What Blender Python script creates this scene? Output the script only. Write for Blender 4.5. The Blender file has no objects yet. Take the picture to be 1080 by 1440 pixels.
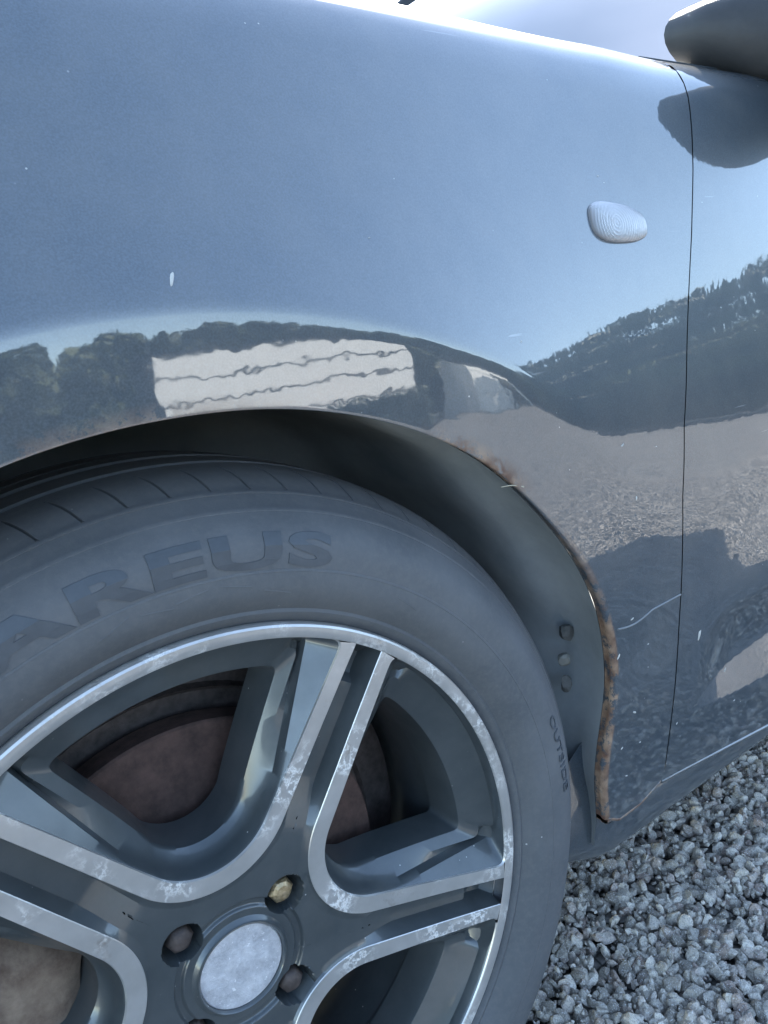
import bpy, bmesh, math, random
import numpy as np
from mathutils import Vector, Matrix
rng = np.random.default_rng(7)
random.seed(7)
S = bpy.context.scene
COL = S.collection
R = math.radians
GZ = -0.31                       # ground height; z = 0 is the hub height of the front wheel

# ------------------------------------------------------------ camera, sky, sun, exposure
YAW, PITCH, ROLL = 0.6365627, 0.27936179, -0.07702786
cam_d = bpy.data.cameras.new('camera'); cam = bpy.data.objects.new('camera', cam_d); COL.objects.link(cam)
f = Vector((math.sin(YAW)*math.cos(PITCH), math.cos(YAW)*math.cos(PITCH), -math.sin(PITCH)))
r = Vector((math.cos(YAW), -math.sin(YAW), 0)); u = r.cross(f)
c_, s_ = math.cos(ROLL), math.sin(ROLL)
r2 = c_*r + s_*u; u2 = -s_*r + c_*u
M = Matrix((r2, u2, -f)).transposed().to_4x4()
M.translation = Vector((-0.1584311, -0.39080097, 0.40778694))
cam.matrix_world = M
cam_d.sensor_fit = 'VERTICAL'; cam_d.sensor_height = 36; cam_d.lens = 1150/1440*36
cam_d.clip_start = 0.01; cam_d.clip_end = 600
S.camera = cam

SUN_AZ, SUN_EL = 47.0, 36.0      # azimuth from +Y towards +X
w = bpy.data.worlds.new('World'); S.world = w; w.use_nodes = True
nt = w.node_tree; bg = nt.nodes['Background']
sky = nt.nodes.new('ShaderNodeTexSky'); sky.sky_type = 'NISHITA'; sky.sun_disc = False
sky.sun_elevation = R(SUN_EL); sky.sun_rotation = R(SUN_AZ)
sky.air_density = .9; sky.dust_density = .5; sky.ozone_density = .8; sky.altitude = 900
wb = nt.nodes.new('ShaderNodeMix'); wb.data_type = 'RGBA'; wb.blend_type = 'MULTIPLY'; wb.inputs[0].default_value = 1.0
wb.inputs[7].default_value = (1.06, 1.00, .89, 1)      # white balance of the sky
nt.links.new(sky.outputs[0], wb.inputs[6]); nt.links.new(wb.outputs[2], bg.inputs[0]); bg.inputs[1].default_value = 0.13
sd = bpy.data.lights.new('sun', 'SUN'); sd.energy = 3.6; sd.angle = R(0.55); sd.color = (1.0, 0.94, 0.85)
sun = bpy.data.objects.new('sun', sd); COL.objects.link(sun)
sv = Vector((math.sin(R(SUN_AZ))*math.cos(R(SUN_EL)), math.cos(R(SUN_AZ))*math.cos(R(SUN_EL)), math.sin(R(SUN_EL))))
sun.rotation_euler = sv.to_track_quat('Z', 'Y').to_euler(); sun.location = sv*30
S.view_settings.view_transform = 'Standard'; S.view_settings.look = 'None'
S.view_settings.gamma = 1; S.view_settings.use_curve_mapping = False
S.view_settings.exposure = 2.75
S.cycles.use_denoising = True
S.cycles.max_bounces = 8; S.cycles.glossy_bounces = 5

# ------------------------------------------------------------ helpers
def link(o, parent=None):
    COL.objects.link(o)
    if parent is not None: o.parent = parent
    return o
def mesh_obj(name, V, Fc, mats, parent=None, smooth=True, mi=None):
    me = bpy.data.meshes.new(name)
    me.from_pydata([tuple(map(float, v)) for v in V], [], [tuple(map(int, q)) for q in Fc])
    if not isinstance(mats, (list, tuple)): mats = [mats]
    for m in mats: me.materials.append(m)
    if mi is not None: me.polygons.foreach_set('material_index', np.asarray(mi, dtype=np.int32))
    me.polygons.foreach_set('use_smooth', np.full(len(me.polygons), smooth))
    me.update()
    return link(bpy.data.objects.new(name, me), parent)
def grid_faces(nu, nv, wrap_u=False, off=0, flip=False):
    out = []
    for i in range(nu if wrap_u else nu-1):
        i2 = (i+1) % nu
        for j in range(nv-1):
            q = (off+i*nv+j, off+i2*nv+j, off+i2*nv+j+1, off+i*nv+j+1)
            out.append(q[::-1] if flip else q)
    return out
def thing(name, label, cat, loc=(0,0,0), group=None):
    o = bpy.data.objects.new(name, None); o.empty_display_size = .1; COL.objects.link(o); o.location = loc
    o['label'] = label; o['category'] = cat
    if group: o['group'] = group
    return o
def tag(o, label, cat, group=None):
    o['label'] = label; o['category'] = cat
    if group: o['group'] = group
    return o
def smoothstep(a, b, x):
    t = np.clip((x-a)/(b-a), 0, 1); return t*t*(3-2*t)

class Mat:
    """small node builder"""
    def __init__(s, name):
        s.m = bpy.data.materials.new(name); s.m.use_nodes = True; s.nt = s.m.node_tree
        s.b = s.nt.nodes['Principled BSDF']
    def n(s, t, **k):
        x = s.nt.nodes.new(t)
        for a, v in k.items():
            if a.startswith('in_'): x.inputs[a[3:].replace('_', ' ')].default_value = v
            else: setattr(x, a, v)
        return x
    def l(s, a, b): s.nt.links.new(a, b)
    def set(s, **k):
        for a, v in k.items():
            v = (*v, 1) if isinstance(v, tuple) and len(v) == 3 else v
            s.b.inputs[a.replace('_', ' ')].default_value = v
        return s
    def coord(s, kind='Object'): return s.n('ShaderNodeTexCoord').outputs[kind]
    def noise(s, scale, detail=4, rough=.55, vec=None, stretch=None):
        x = s.n('ShaderNodeTexNoise', in_Scale=scale, in_Detail=detail, in_Roughness=rough)
        v = vec if vec is not None else s.coord()
        if stretch:
            mp = s.n('ShaderNodeMapping'); mp.inputs['Scale'].default_value = stretch; s.l(v, mp.inputs[0]); v = mp.outputs[0]
        s.l(v, x.inputs['Vector']); return x.outputs['Fac']
    def ramp(s, fac, pts):
        x = s.n('ShaderNodeValToRGB'); e = x.color_ramp.elements
        while len(e) < len(pts): e.new(.5)
        for i, (p, c) in enumerate(pts):
            e[i].position = p; e[i].color = (c, c, c, 1) if isinstance(c, (int, float)) else (*c, 1)
        s.l(fac, x.inputs[0]); return x.outputs[0]
    def mix(s, fac, a, b, mode='MIX'):
        x = s.n('ShaderNodeMix', data_type='RGBA', blend_type=mode)
        for i, v in ((0, fac), (6, a), (7, b)):
            if hasattr(v, 'is_output') or hasattr(v, 'links'): s.l(v, x.inputs[i])
            else: x.inputs[i].default_value = (*v, 1) if isinstance(v, tuple) else v
        return x.outputs[2]
    def math(s, op, a, b=0.):
        x = s.n('ShaderNodeMath', operation=op)
        for i, v in enumerate((a, b)):
            if hasattr(v, 'links'): s.l(v, x.inputs[i])
            else: x.inputs[i].default_value = v
        return x.outputs[0]
    def bump(s, h, strength=.3, dist=.001, nrm=None):
        x = s.n('ShaderNodeBump'); x.inputs['Strength'].default_value = strength; x.inputs['Distance'].default_value = dist
        s.l(h, x.inputs['Height']); s.l(x.outputs[0], (nrm or s.b.inputs['Normal'])); return x
    def to(s, out, name): s.l(out, s.b.inputs[name])

# ------------------------------------------------------------ materials
def paint_material(name, dirt=True):
    m = Mat(name); m.set(Metallic=.0, Roughness=.42, Coat_Weight=1.0, Coat_Roughness=.012, Coat_IOR=1.95)
    m.b.inputs['Specular IOR Level'].default_value = .5
    n1 = m.noise(6, 5, .6); n2 = m.noise(900, 2, .5)
    base = m.mix(m.ramp(n2, [(.35, 0.), (.75, 1.)]), (.024, .037, .050), (.050, .071, .092))
    # thin film of dust: patches, fine specks
    dust = m.ramp(m.noise(14, 6, .65), [(.35, 0.), (.8, .22)])
    col = m.mix(dust, base, (.20, .19, .17))
    vor = m.n('ShaderNodeTexVoronoi', in_Scale=95.); m.l(m.coord(), vor.inputs['Vector'])
    sp = m.ramp(vor.outputs['Distance'], [(.0, 1.), (.045, 1.), (.06, 0.)])
    gate = m.ramp(m.noise(31, 2, .5), [(.60, 0.), (.66, 1.)])
    spk = m.math('MULTIPLY', sp, gate)
    col = m.mix(spk, col, (.42, .42, .40))
    # rust and chipped paint near edges, weight painted as an attribute
    at = m.n('ShaderNodeAttribute', attribute_name='edge')
    rn = m.math('MULTIPLY', at.outputs['Fac'], m.ramp(m.noise(75, 6, .75), [(.44, .0), (.50, 1.)]))
    rc = m.mix(m.ramp(m.noise(60, 4, .6), [(.35, 0.), (.65, 1.)]), (.095, .045, .028), (.30, .21, .145))
    col = m.mix(rn, col, rc)
    m.to(col, 'Base Color')
    # hairline scratches
    for rot, sc_ in ((.9, 2.2),):
        mp = m.n('ShaderNodeMapping'); mp.inputs['Rotation'].default_value = (0, rot, 0); mp.inputs['Scale'].default_value = (4*sc_, 60, 260); m.l(m.coord(), mp.inputs[0])
        sn = m.n('ShaderNodeTexNoise', in_Scale=1., in_Detail=2.); m.l(mp.outputs[0], sn.inputs['Vector'])
        sf = m.math('MULTIPLY', m.ramp(sn.outputs['Fac'], [(.745, 0.), (.77, 1.)]), m.ramp(m.noise(5, 2), [(.5, 0.), (.62, .7)]))
        col = m.mix(sf, col, (.30, .32, .34))
    m.to(col, 'Base Color')
    cw = m.math('SUBTRACT', 1.0, m.math('MAXIMUM', rn, spk)); m.to(cw, 'Coat Weight')
    rr = m.ramp(m.noise(9, 6, .7), [(.3, .012), (.85, .05)]); m.to(rr, 'Coat Roughness')
    # very slight panel waviness in the clear coat
    bm = m.n('ShaderNodeBump'); bm.inputs['Strength'].default_value = .35; bm.inputs['Distance'].default_value = .0004
    m.l(m.noise(26, 3, .6), bm.inputs['Height']); m.l(bm.outputs[0], m.b.inputs['Coat Normal'])
    return m.m
M_paint = paint_material('dark_blue_paint')

def simple(name, col, rough=.6, var=.25, scale=20, bump=0., bscale=200, metallic=0., col2=None, spec=.5):
    m = Mat(name); m.set(Roughness=rough, Metallic=metallic); m.b.inputs['Specular IOR Level'].default_value = spec
    c2 = col2 or tuple(min(1, x*(1+var)+.01) for x in col); c1 = tuple(x*(1-var) for x in col)
    m.to(m.mix(m.ramp(m.noise(scale, 6, .65), [(.3, 0.), (.72, 1.)]), c1, c2), 'Base Color')
    if bump: m.bump(m.noise(bscale, 4, .6), bump, .001)
    return m.m
def rubber():
    m = Mat('dusty_rubber'); m.set(Roughness=.72)
    co = m.coord()
    a = m.ramp(m.noise(12, 6, .65), [(.3, 0.), (.75, 1.)])
    col = m.mix(a, (.070, .077, .085), (.118, .124, .132))
    fine = m.ramp(m.noise(240, 4, .7), [(.45, 0.), (.8, .6)]); col = m.mix(fine, col, (.13, .13, .13))
    vor = m.n('ShaderNodeTexVoronoi', in_Scale=70.); m.l(co, vor.inputs['Vector'])
    sp = m.math('MULTIPLY', m.ramp(vor.outputs['Distance'], [(0, 1.), (.04, 1.), (.06, 0.)]), m.ramp(m.noise(23, 2), [(.6, 0.), (.65, 1.)]))
    col = m.mix(sp, col, (.4, .4, .38)); m.to(col, 'Base Color')
    m.bump(m.noise(420, 5, .7), .25, .0006); return m.m
M_rubber = rubber()
M_letter = simple('smooth_dark_rubber', (.052, .062, .074), .5, .2, 40, .1, 300)
def wheel_paint():
    m = Mat('grey_wheel_paint'); m.set(Roughness=.34, Metallic=.35, Coat_Weight=.7, Coat_Roughness=.10); m.b.inputs['Specular IOR Level'].default_value = .6
    col = m.mix(m.ramp(m.noise(18, 6, .7), [(.35, 0.), (.8, 1.)]), (.060, .072, .078), (.10, .112, .118))
    vor = m.n('ShaderNodeTexVoronoi', in_Scale=120.); m.l(m.coord(), vor.inputs['Vector'])
    sp = m.math('MULTIPLY', m.ramp(vor.outputs['Distance'], [(0, 1.), (.05, 1.), (.07, 0.)]), m.ramp(m.noise(41, 2), [(.58, 0.), (.64, 1.)]))
    col = m.mix(sp, col, (.5, .5, .48)); m.to(col, 'Base Color')
    m.to(m.ramp(m.noise(30, 4, .6), [(.3, .28), (.7, .46)]), 'Roughness'); return m.m
M_wheel = wheel_paint()
def machined():
    m = Mat('machined_aluminium'); m.set(Metallic=.5, Roughness=.36)
    worm = m.ramp(m.noise(90, 6, .75), [(.46, 0.), (.50, 1.), (.54, 0.)])      # filiform corrosion threads
    gate = m.ramp(m.noise(23, 3, .5), [(.49, 0.), (.62, .85)])
    wg = m.math('MULTIPLY', worm, gate)
    col = m.mix(m.ramp(m.noise(30, 5, .6), [(.3, 0.), (.7, 1.)]), (.46, .455, .44), (.60, .59, .575))
    col = m.mix(wg, col, (.88, .88, .86))
    brown = m.ramp(m.noise(47, 5, .7), [(.62, 0.), (.74, .5)]); col = m.mix(brown, col, (.22, .17, .13))
    m.to(col, 'Base Color'); m.to(m.mix(wg, (.30, .30, .30), (.75, .75, .75)), 'Roughness')
    m.to(m.math('SUBTRACT', .62, m.math('MULTIPLY', wg, .6)), 'Metallic')
    m.bump(m.noise(160, 4, .6), .15, .0005); return m.m
M_mach = machined()
def capmat():
    m = Mat('corroded_cap_foil'); m.set(Metallic=.3, Roughness=.45)
    a = m.noise(70, 7, .75); cell = m.n('ShaderNodeTexVoronoi', in_Scale=180., feature='DISTANCE_TO_EDGE'); m.l(m.coord(), cell.inputs['Vector'])
    col = m.mix(m.ramp(a, [(.35, 0.), (.7, 1.)]), (.40, .41, .44), (.70, .71, .74))
    cr = m.ramp(m.noise(210, 5, .75), [(.60, 0.), (.68, 1.)])
    col = m.mix(cr, col, (.95, .95, .97)); m.to(col, 'Base Color')
    m.bump(a, .9, .002); return m.m
M_cap = capmat()
M_gold = simple('rusty_gold_steel', (.42, .30, .13), .38, .5, 300, .6, 500, .7, col2=(.62, .50, .33))
M_darksteel = simple('dark_rusty_steel', (.07, .055, .05), .6, .4, 120, .4, 300, .3)
M_rust = simple('rusty_disc', (.060, .034, .027), .8, .35, 90, .5, 400, .0, col2=(.10, .058, .047))
M_hubrust = simple('flaking_rust', (.16, .10, .07), .85, .5, 60, .8, 150, .0, col2=(.26, .20, .15))
M_plastic = simple('veiled_black_plastic', (.24, .27, .28), .85, .25, 8, .3, 120, col2=(.34, .36, .37))  # black plastic, base colour lifted to carry the lens veil over deep shade
M_trim = simple('black_trim', (.022, .023, .026), .5, .2, 20, .1, 200)
M_mirrorplastic = simple('textured_black_plastic', (.030, .031, .032), .6, .2, 15, .3, 900)
M_chrome = Mat('mirror_glass').set(Metallic=1., Roughness=.02, Base_Color=(.8, .82, .84)).m
gm = Mat('window_glass').set(Base_Color=(.02, .025, .03), Roughness=.02, Coat_Weight=1., Coat_IOR=1.6); M_glass = gm.m
lm = Mat('clear_lamp_plastic').set(Base_Color=(.30, .30, .31), Roughness=.5, Transmission_Weight=.5, IOR=1.25)
_vd = lm.n('ShaderNodeVectorMath', operation='DISTANCE'); lm.l(lm.coord(), _vd.inputs[0]); _vd.inputs[1].default_value = (.394, .025, .4345-GZ)
_sn = lm.math('SINE', lm.math('MULTIPLY', _vd.outputs['Value'], 2*math.pi/.0030)); lm.bump(_sn, .09, .0005); M_lens = lm.m
M_lampback = simple('lamp_back', (.34, .335, .335), .5, .12, 80, 0, 100)
M_reflector = simple('lamp_reflector', (.42, .42, .43), .3, .1, 50, 0, 100, .6)
M_amber = simple('amber_bulb', (.75, .36, .14), .3, .1, 50)

# ------------------------------------------------------------ body surface: y as a function of x, z
TZ = np.array([-.30, -.20, -.10, -.03, .03, .09, .13, .19, .25, .32, .40, .50, .535, .555, .570, .580, .587])
TT = np.array([-14., -9., -5., -2., 0., 1.5, 3., 5.5, 8.6, 12., 13., 15., 20., 30., 48., 66., 82.])
_z = np.linspace(-.30, .587, 4000)
_sl = np.tan(np.radians(np.interp(_z, TZ, TT)))
_y = np.concatenate([[0], np.cumsum((_sl[1:]+_sl[:-1])/2*np.diff(_z))])
_y = _y-np.interp(.10, _z, _y)-.017
def base(z): return np.interp(z, _z, _y)
def smooth_table(at, ar, sig):
    g = np.radians(np.linspace(-40, 220, 1041)); v = np.interp(g, at, ar); k = np.radians(np.linspace(-3*sig, 3*sig, 61)); wt = np.exp(-(k/np.radians(sig))**2/2); wt /= wt.sum()
    return g, sum(wk*np.interp(g+kk, g, v) for wk, kk in zip(wt, k))
def lift(x): return .010*(1-smoothstep(.12, .46, x))-.004*smoothstep(.44, .56, x)
# wheel-arch opening radius and crease radius by angle
AT = np.radians([-20, -8, -2.7, 3, 9.5, 13.2, 19.6, 23.2, 32, 43.6, 55, 73, 90, 104, 125, 150, 180, 200])
AR = np.array([.345, .332, .3235, .3265, .340, .349, .352, .3535, .353, .351, .353, .352, .352, .354, .355, .356, .356, .356])
_ag, _av = smooth_table(AT, AR, 2.0)
def arch_r(t): return np.interp(t, _ag, _av)
CT = np.radians([-20, 12, 18.8, 27.3, 41.8, 54.4, 65.5, 74.4, 84, 91.8, 100, 140, 180, 200])
CR = np.array([.433, .433, .433, .433, .4214, .4143, .4068, .401, .4013, .4042, .404, .404, .404, .404])
_cg, _cv = smooth_table(CT, CR, 5.0)
def crease_r(t): return np.interp(t, _cg, _cv)
def body_y(x, z):
    x = np.asarray(x, float); z = np.asarray(z, float)
    t = np.arctan2(z, x); t = np.where(t < -2, t+2*np.pi, t); rr = np.hypot(x, z)
    zl = z-lift(x)*smoothstep(.42, .57, z)
    rc = crease_r(t); zc = rc*np.sin(t)
    yc = -.014-.003*smoothstep(R(60), R(25), t)
    d = yc-base(zc)
    uo = (rr-rc)/.26
    wo = np.where(uo < 1, (1-np.clip(uo, -3, 1))**2*(1+.5*np.clip(uo, -3, 1)), 0)
    outer = base(zl)+d*np.where(uo < 0, 1-1.5*uo, wo)
    tb = np.interp(t, np.radians([15, 45, 65, 90, 180]), [2.5, 6.0, 5.8, 5.4, 5.0])
    band = yc-(rc-rr)*np.tan(np.radians(tb))
    y = .5*(outer+band+np.sqrt((outer-band)**2+.0010**2))-.0003
    fade = smoothstep(R(9), R(20), t)
    return base(zl)*(1-fade)+y*fade

def surf_normals(xyz, fn):
    x, z = xyz[:, 0], xyz[:, 2]; e = 2e-4
    n = np.stack([(fn(x+e, z)-fn(x-e, z))/(2*e), -np.ones_like(x), (fn(x, z+e)-fn(x, z-e))/(2*e)], 1)
    return n/np.linalg.norm(n, axis=1)[:, None]
# ------------------------------------------------------------ the car
car = thing('car', 'dark blue car with a rusty wheel arch, parked on grey gravel', 'car', (0, 0, GZ))
def P(v):                        # world coordinates -> car-local (the empty sits on the ground)
    v = np.asarray(v, float).copy(); v[..., 2] -= GZ; return v

SEAM_Z = np.array([-.30, -.050, -.034, .047, .132, .213, .270, .337, .371, .423, .479, .54, .60])
SEAM_X = np.array([.395, .403, .409, .420, .428, .431, .442, .466, .480, .503, .525, .545, .560])
def seam_x(z): return np.interp(z, SEAM_Z, SEAM_X)
ZTOP = .587
def bottom_z(x): return np.interp(x, [.30, .329, .345, .375, .40, .43], [-.040, -.047, -.056, -.055, -.047, -.036])

def build_fender():
    nth = 300; th0, th1 = math.atan2(-.047, .329), R(187)
    c1 = math.atan2(ZTOP, .545); c0 = math.atan2(-.036, .412); c2 = math.atan2(ZTOP, -.62)
    TH = np.concatenate([np.linspace(th0, c0, 8)[:-1], np.linspace(c0, c1, 110)[:-1], np.linspace(c1, c2, 120)[:-1], np.linspace(c2, th1, 50)])
    nt_ = 110
    V = []; E = []; LP = []
    for t in TH:
        ct, st = math.cos(t), math.sin(t)
        ra = float(arch_r(t))
        # distance to the outer boundary
        if t <= c0:
            k = (t-th0)/(c0-th0); bx = .329+k*(.408-.329); bz = float(bottom_z(bx)); ro = math.hypot(bx, bz)
            ct, st = bx/ro, bz/ro; t = math.atan2(bz, bx); ra = min(float(arch_r(t)), ro-.0005)
        elif t < c2:
            ro = 9.
            if t < R(70):
                lo, hi = .3, 1.2
                for _ in range(40):
                    mid = (lo+hi)/2
                    if mid*ct < float(seam_x(mid*st))-.0008: lo = mid
                    else: hi = mid
                ro = lo
            if t > R(20):
                r3 = ZTOP/st
                for _ in range(6): r3 = (ZTOP+float(lift(r3*ct)))/st
                ro = min(ro, r3)
        else: ro = -.62/ct
        q = np.linspace(0, 1, nt_-8)
        rc = float(crease_r(t))
        # cluster near arch edge, crease and outer edge
        rad = ra+(ro-ra)*(q-.10*np.sin(2*np.pi*q)/1.0)
        if ro*st > .45:
            q2 = q; zt = rad*st
            # denser where the shoulder rounds over
            wgt = 1+9*smoothstep(-.087, -.027, np.linspace(ra*st, ro*st, 600)-ro*st); cw = np.cumsum(wgt); cw = (cw-cw[0])/(cw[-1]-cw[0])
            rad2 = np.interp(q2, cw, np.linspace(ra, ro, 600)); kk = float(smoothstep(.45, .56, ro*st)); rad = rad*(1-kk)+rad2*kk
        xs, zs = rad*ct, rad*st
        ys = body_y(xs, zs)
        row = []
        # folded lip under the arch edge: rounded edge then a flange into the wheel house
        x0, z0, y0 = xs[0], zs[0], ys[0]
        lip = [(.0, .012), (.0, .0095), (.0, .0075), (-.0012, .006), (-.0020, .0035), (-.0022, .0018), (-.0016, .0006), (-.0007, .0001)]
        for dr, dy in lip: row.append((x0+dr*ct, y0+dy, z0+dr*st)); E.append(1.); LP.append((ct, st, dy))
        for k in range(len(xs)):
            row.append((xs[k], ys[k], zs[k])); E.append(float(np.exp(-((rad[k]-ra)/.0022)**2))); LP.append((ct, st, -1))
        V += row
    V = np.array(V); E = np.array(E)
    n = V.shape[0]//nt_
    # rust weight lives on the rear part of the arch and at the bottom corner
    ang = np.arctan2(V[:, 2], V[:, 0]); ang = np.where(ang < -2, ang+2*np.pi, ang)
    wt = .8*smoothstep(R(66), R(58), ang)*smoothstep(R(46), R(52), ang)+.5*smoothstep(R(50), R(30), ang)+1.2*smoothstep(R(24), R(19), ang)+.35*smoothstep(R(76), R(88), ang)
    E = np.clip(E*wt*1.2, 0, 1)
    o = mesh_obj('front_fender', P(V), grid_faces(n, nt_, flip=True), M_paint, car)
    a = o.data.attributes.new('edge', 'FLOAT', 'POINT'); a.data.foreach_set('value', E.astype(np.float32))
    LP = np.array(LP); N = surf_normals(V, body_y); lp = LP[:, 2] >= 0
    k = np.clip(LP[lp, 2]/.006, 0, 1)*np.pi/2
    N[lp] = N[lp]*np.cos(k)[:, None]+np.stack([-LP[lp, 0], 0*k, -LP[lp, 1]], 1)*np.sin(k)[:, None]
    N /= np.linalg.norm(N, axis=1)[:, None]
    o.data.normals_split_custom_set_from_vertices([tuple(map(float, q)) for q in N])
    return o
fender = build_fender()

def door_y(x, z):
    y = body_y(x, z)
    x = np.asarray(x, float); z = np.asarray(z, float)
    # pressed swage low on the door: face tipped up, rounded front end
    L = smoothstep(.445, .53, x)
    ax = np.clip((x-.455)/.16, 0, 1)**.5
    zc = .012+.010*np.clip(x-.5, 0, 1)
    hw = .020*ax+.0005
    s = np.clip((z-zc)/hw, -1, 1)
    y = y+L*.0105*(s+1)/2-L*.0105*smoothstep(.035, .12, z)
    return y
def build_door():
    xs_t = np.concatenate([np.linspace(0, 1, 24)**2*.03, np.linspace(.035, .30, 80), np.linspace(.31, 1.05, 60)])
    zs = np.concatenate([np.linspace(-.075, -.01, 14)[:-1], np.linspace(-.01, .045, 34)[:-1], np.linspace(.045, .50, 60)[:-1], np.linspace(.50, .587, 34)])
    V = []
    for i, dx in enumerate(xs_t):
        for z in zs:
            zz = z
            zb = -.047-.024*min(1, dx/.2)-.002*dx
            zz = zb+(z-zs[0])*(ZTOP-zb)/(ZTOP-zs[0]) if z < .0 else z
            if z < 0: zz = zb+(z+.075)/.075*(0-zb)
            x = float(seam_x(zz))+.0008+dx
            y = float(door_y(x, zz))
            pass       # folded leading edge
            V.append((x, y, zz))
    V = np.array(V)
    o = mesh_obj('front_door', P(V), grid_faces(len(xs_t), len(zs), flip=False), M_paint, car)
    a = o.data.attributes.new('edge', 'FLOAT', 'POINT')
    e = np.exp(-((V[:, 2]+.073)/.006)**2)*.5; a.data.foreach_set('value', np.clip(e, 0, 1).astype(np.float32))
    N = surf_normals(V, door_y); o.data.normals_split_custom_set_from_vertices([tuple(map(float, q)) for q in N])
    return o
door = build_door()
# rear body side, hood, cabin: simple but rounded shells that close the car
def sweep(name, prof, mat, parent=car, smooth=True, wrap=False):
    """prof: list of rows of (x,y,z) with equal length"""
    V = np.array(prof, float); n, m, _ = V.shape
    return mesh_obj(name, P(V.reshape(-1, 3)), grid_faces(n, m, wrap_u=wrap), mat, parent, smooth)
def zeroedge(o):
    a = o.data.attributes.new('edge', 'FLOAT', 'POINT'); a.data.foreach_set('value', np.zeros(len(o.data.vertices), np.float32)); return o
CY = .86                          # centre line of the car
# hood: from the shoulder line over to the other side
rows = []
for x in np.linspace(-.62, .70, 56):
    ZT = ZTOP+float(lift(x)); y0 = float(body_y(x, ZT))
    tt = np.linspace(0, 1, 40)
    ys = y0+.003+(2*CY-2*y0-.006)*tt
    rise = .05*np.sin(np.pi*np.clip(tt, 0, 1))**.7
    zs = ZT+.001+rise-(.0 if x > -.3 else .12*((-.3-x)/.32)**2)
    rows.append(np.c_[np.full(40, x), ys, zs])
zeroedge(sweep('hood', rows, M_paint))
# rear door and quarter as one side skin, mirrored far side, tail and nose
rows = []
for x in np.linspace(1.61, 3.35, 60):
    zs = np.linspace(-.07, ZTOP, 40); dx = max(0, x-2.9)
    ys = base(zs)+.35*dx**2
    rr_ = np.hypot(x-2.56, zs); zs2 = zs.copy()
    rows.append(np.c_[np.full(40, x), ys, zs2])
side = sweep('rear_side_panel', rows, M_paint); zeroedge(side)
bm = bmesh.new(); bm.from_mesh(side.data)
dele = [fc for fc in bm.faces if math.hypot(fc.calc_center_median().x-2.56, fc.calc_center_median().z+GZ) < .35]
bmesh.ops.delete(bm, geom=dele, context='FACES'); bm.to_mesh(side.data); bm.free()
rows = []
for x in np.linspace(-.62, 3.35, 80):
    zs = np.linspace(-.07, ZTOP, 20); dx = max(0, x-2.9); dn = max(0, -.3-x)
    rows.append(np.c_[np.full(20, x), 2*CY-base(zs)-.35*dx**2-.0*dn, zs])
zeroedge(sweep('far_side_panel', rows, M_paint))
rows = []
for k in np.linspace(0, 1, 40):   # nose, curved in plan
    y = base(.1)+k*2*(CY-base(.1)); bow = .30*(1-(2*k-1)**4)
    zs = np.linspace(-.12, .52, 20)
    rows.append(np.c_[-.62-bow*(1-.35*np.clip((zs-.1)/.4, 0, 1)**2), np.full(20, y)+(.5-k)*.2*np.clip((zs-.2)/.3, 0, 1)**2*0, zs])
zeroedge(sweep('front_bumper', rows, M_paint))
rows = []
for k in np.linspace(0, 1, 30):
    y = base(.1)+.08+k*2*(CY-base(.1)-.08); zs = np.linspace(-.10, .62, 14)
    rows.append(np.c_[3.35+.22*(1-(2*k-1)**4)-.0*zs, np.full(14, y), zs])
zeroedge(sweep('rear_bumper', rows, M_paint))
for yy, sg in ((float(base(.45)), 1), (2*CY-float(base(.45)), -1)):   # headlights, at the corners of the nose
    V = []; n = 14
    for i in range(n):
        for j in range(8):
            a, b = i/(n-1), j/7
            V.append((-.63-.10*a, yy+sg*(.02+.30*a), .42+.10*(b-.5)*(1-.3*a)))
    mesh_obj('headlight', P(np.array(V)+np.array([-.13, 0, 0])), grid_faces(n, 8, flip=sg < 0), M_lens, car)
# cabin: windscreen, roof, side glass, pillars
def quadpatch(name, c00, c10, c11, c01, mat, bulge=(0, 0, 0), n=14, parent=car):
    V = []
    c00, c10, c11, c01, bulge = map(lambda a: np.array(a, float), (c00, c10, c11, c01, bulge))
    for i in range(n):
        for j in range(n):
            a, b = i/(n-1), j/(n-1)
            V.append((1-a)*(1-b)*c00+a*(1-b)*c10+a*b*c11+(1-a)*b*c01+bulge*16*a*(1-a)*b*(1-b))
    return mesh_obj(name, P(V), grid_faces(n, n), mat, parent)
yb, ym = .165, 2*CY-.165
quadpatch('windscreen', (.69, yb+.0, .588), (.69, ym-.0, .588), (1.42, ym-.18, 1.10), (1.42, yb+.18, 1.10), M_glass, (-.08, 0, .04))
roof = quadpatch('roof', (1.42, yb+.17, 1.10), (1.42, ym-.17, 1.10), (2.9, ym-.19, 1.07), (2.9, yb+.19, 1.07), M_paint, (0, 0, .05)); zeroedge(roof)
quadpatch('rear_window', (2.9, yb+.19, 1.07), (2.9, ym-.19, 1.07), (3.45, ym-.02, .66), (3.45, yb+.02, .66), M_glass, (.03, 0, .03))
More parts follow.
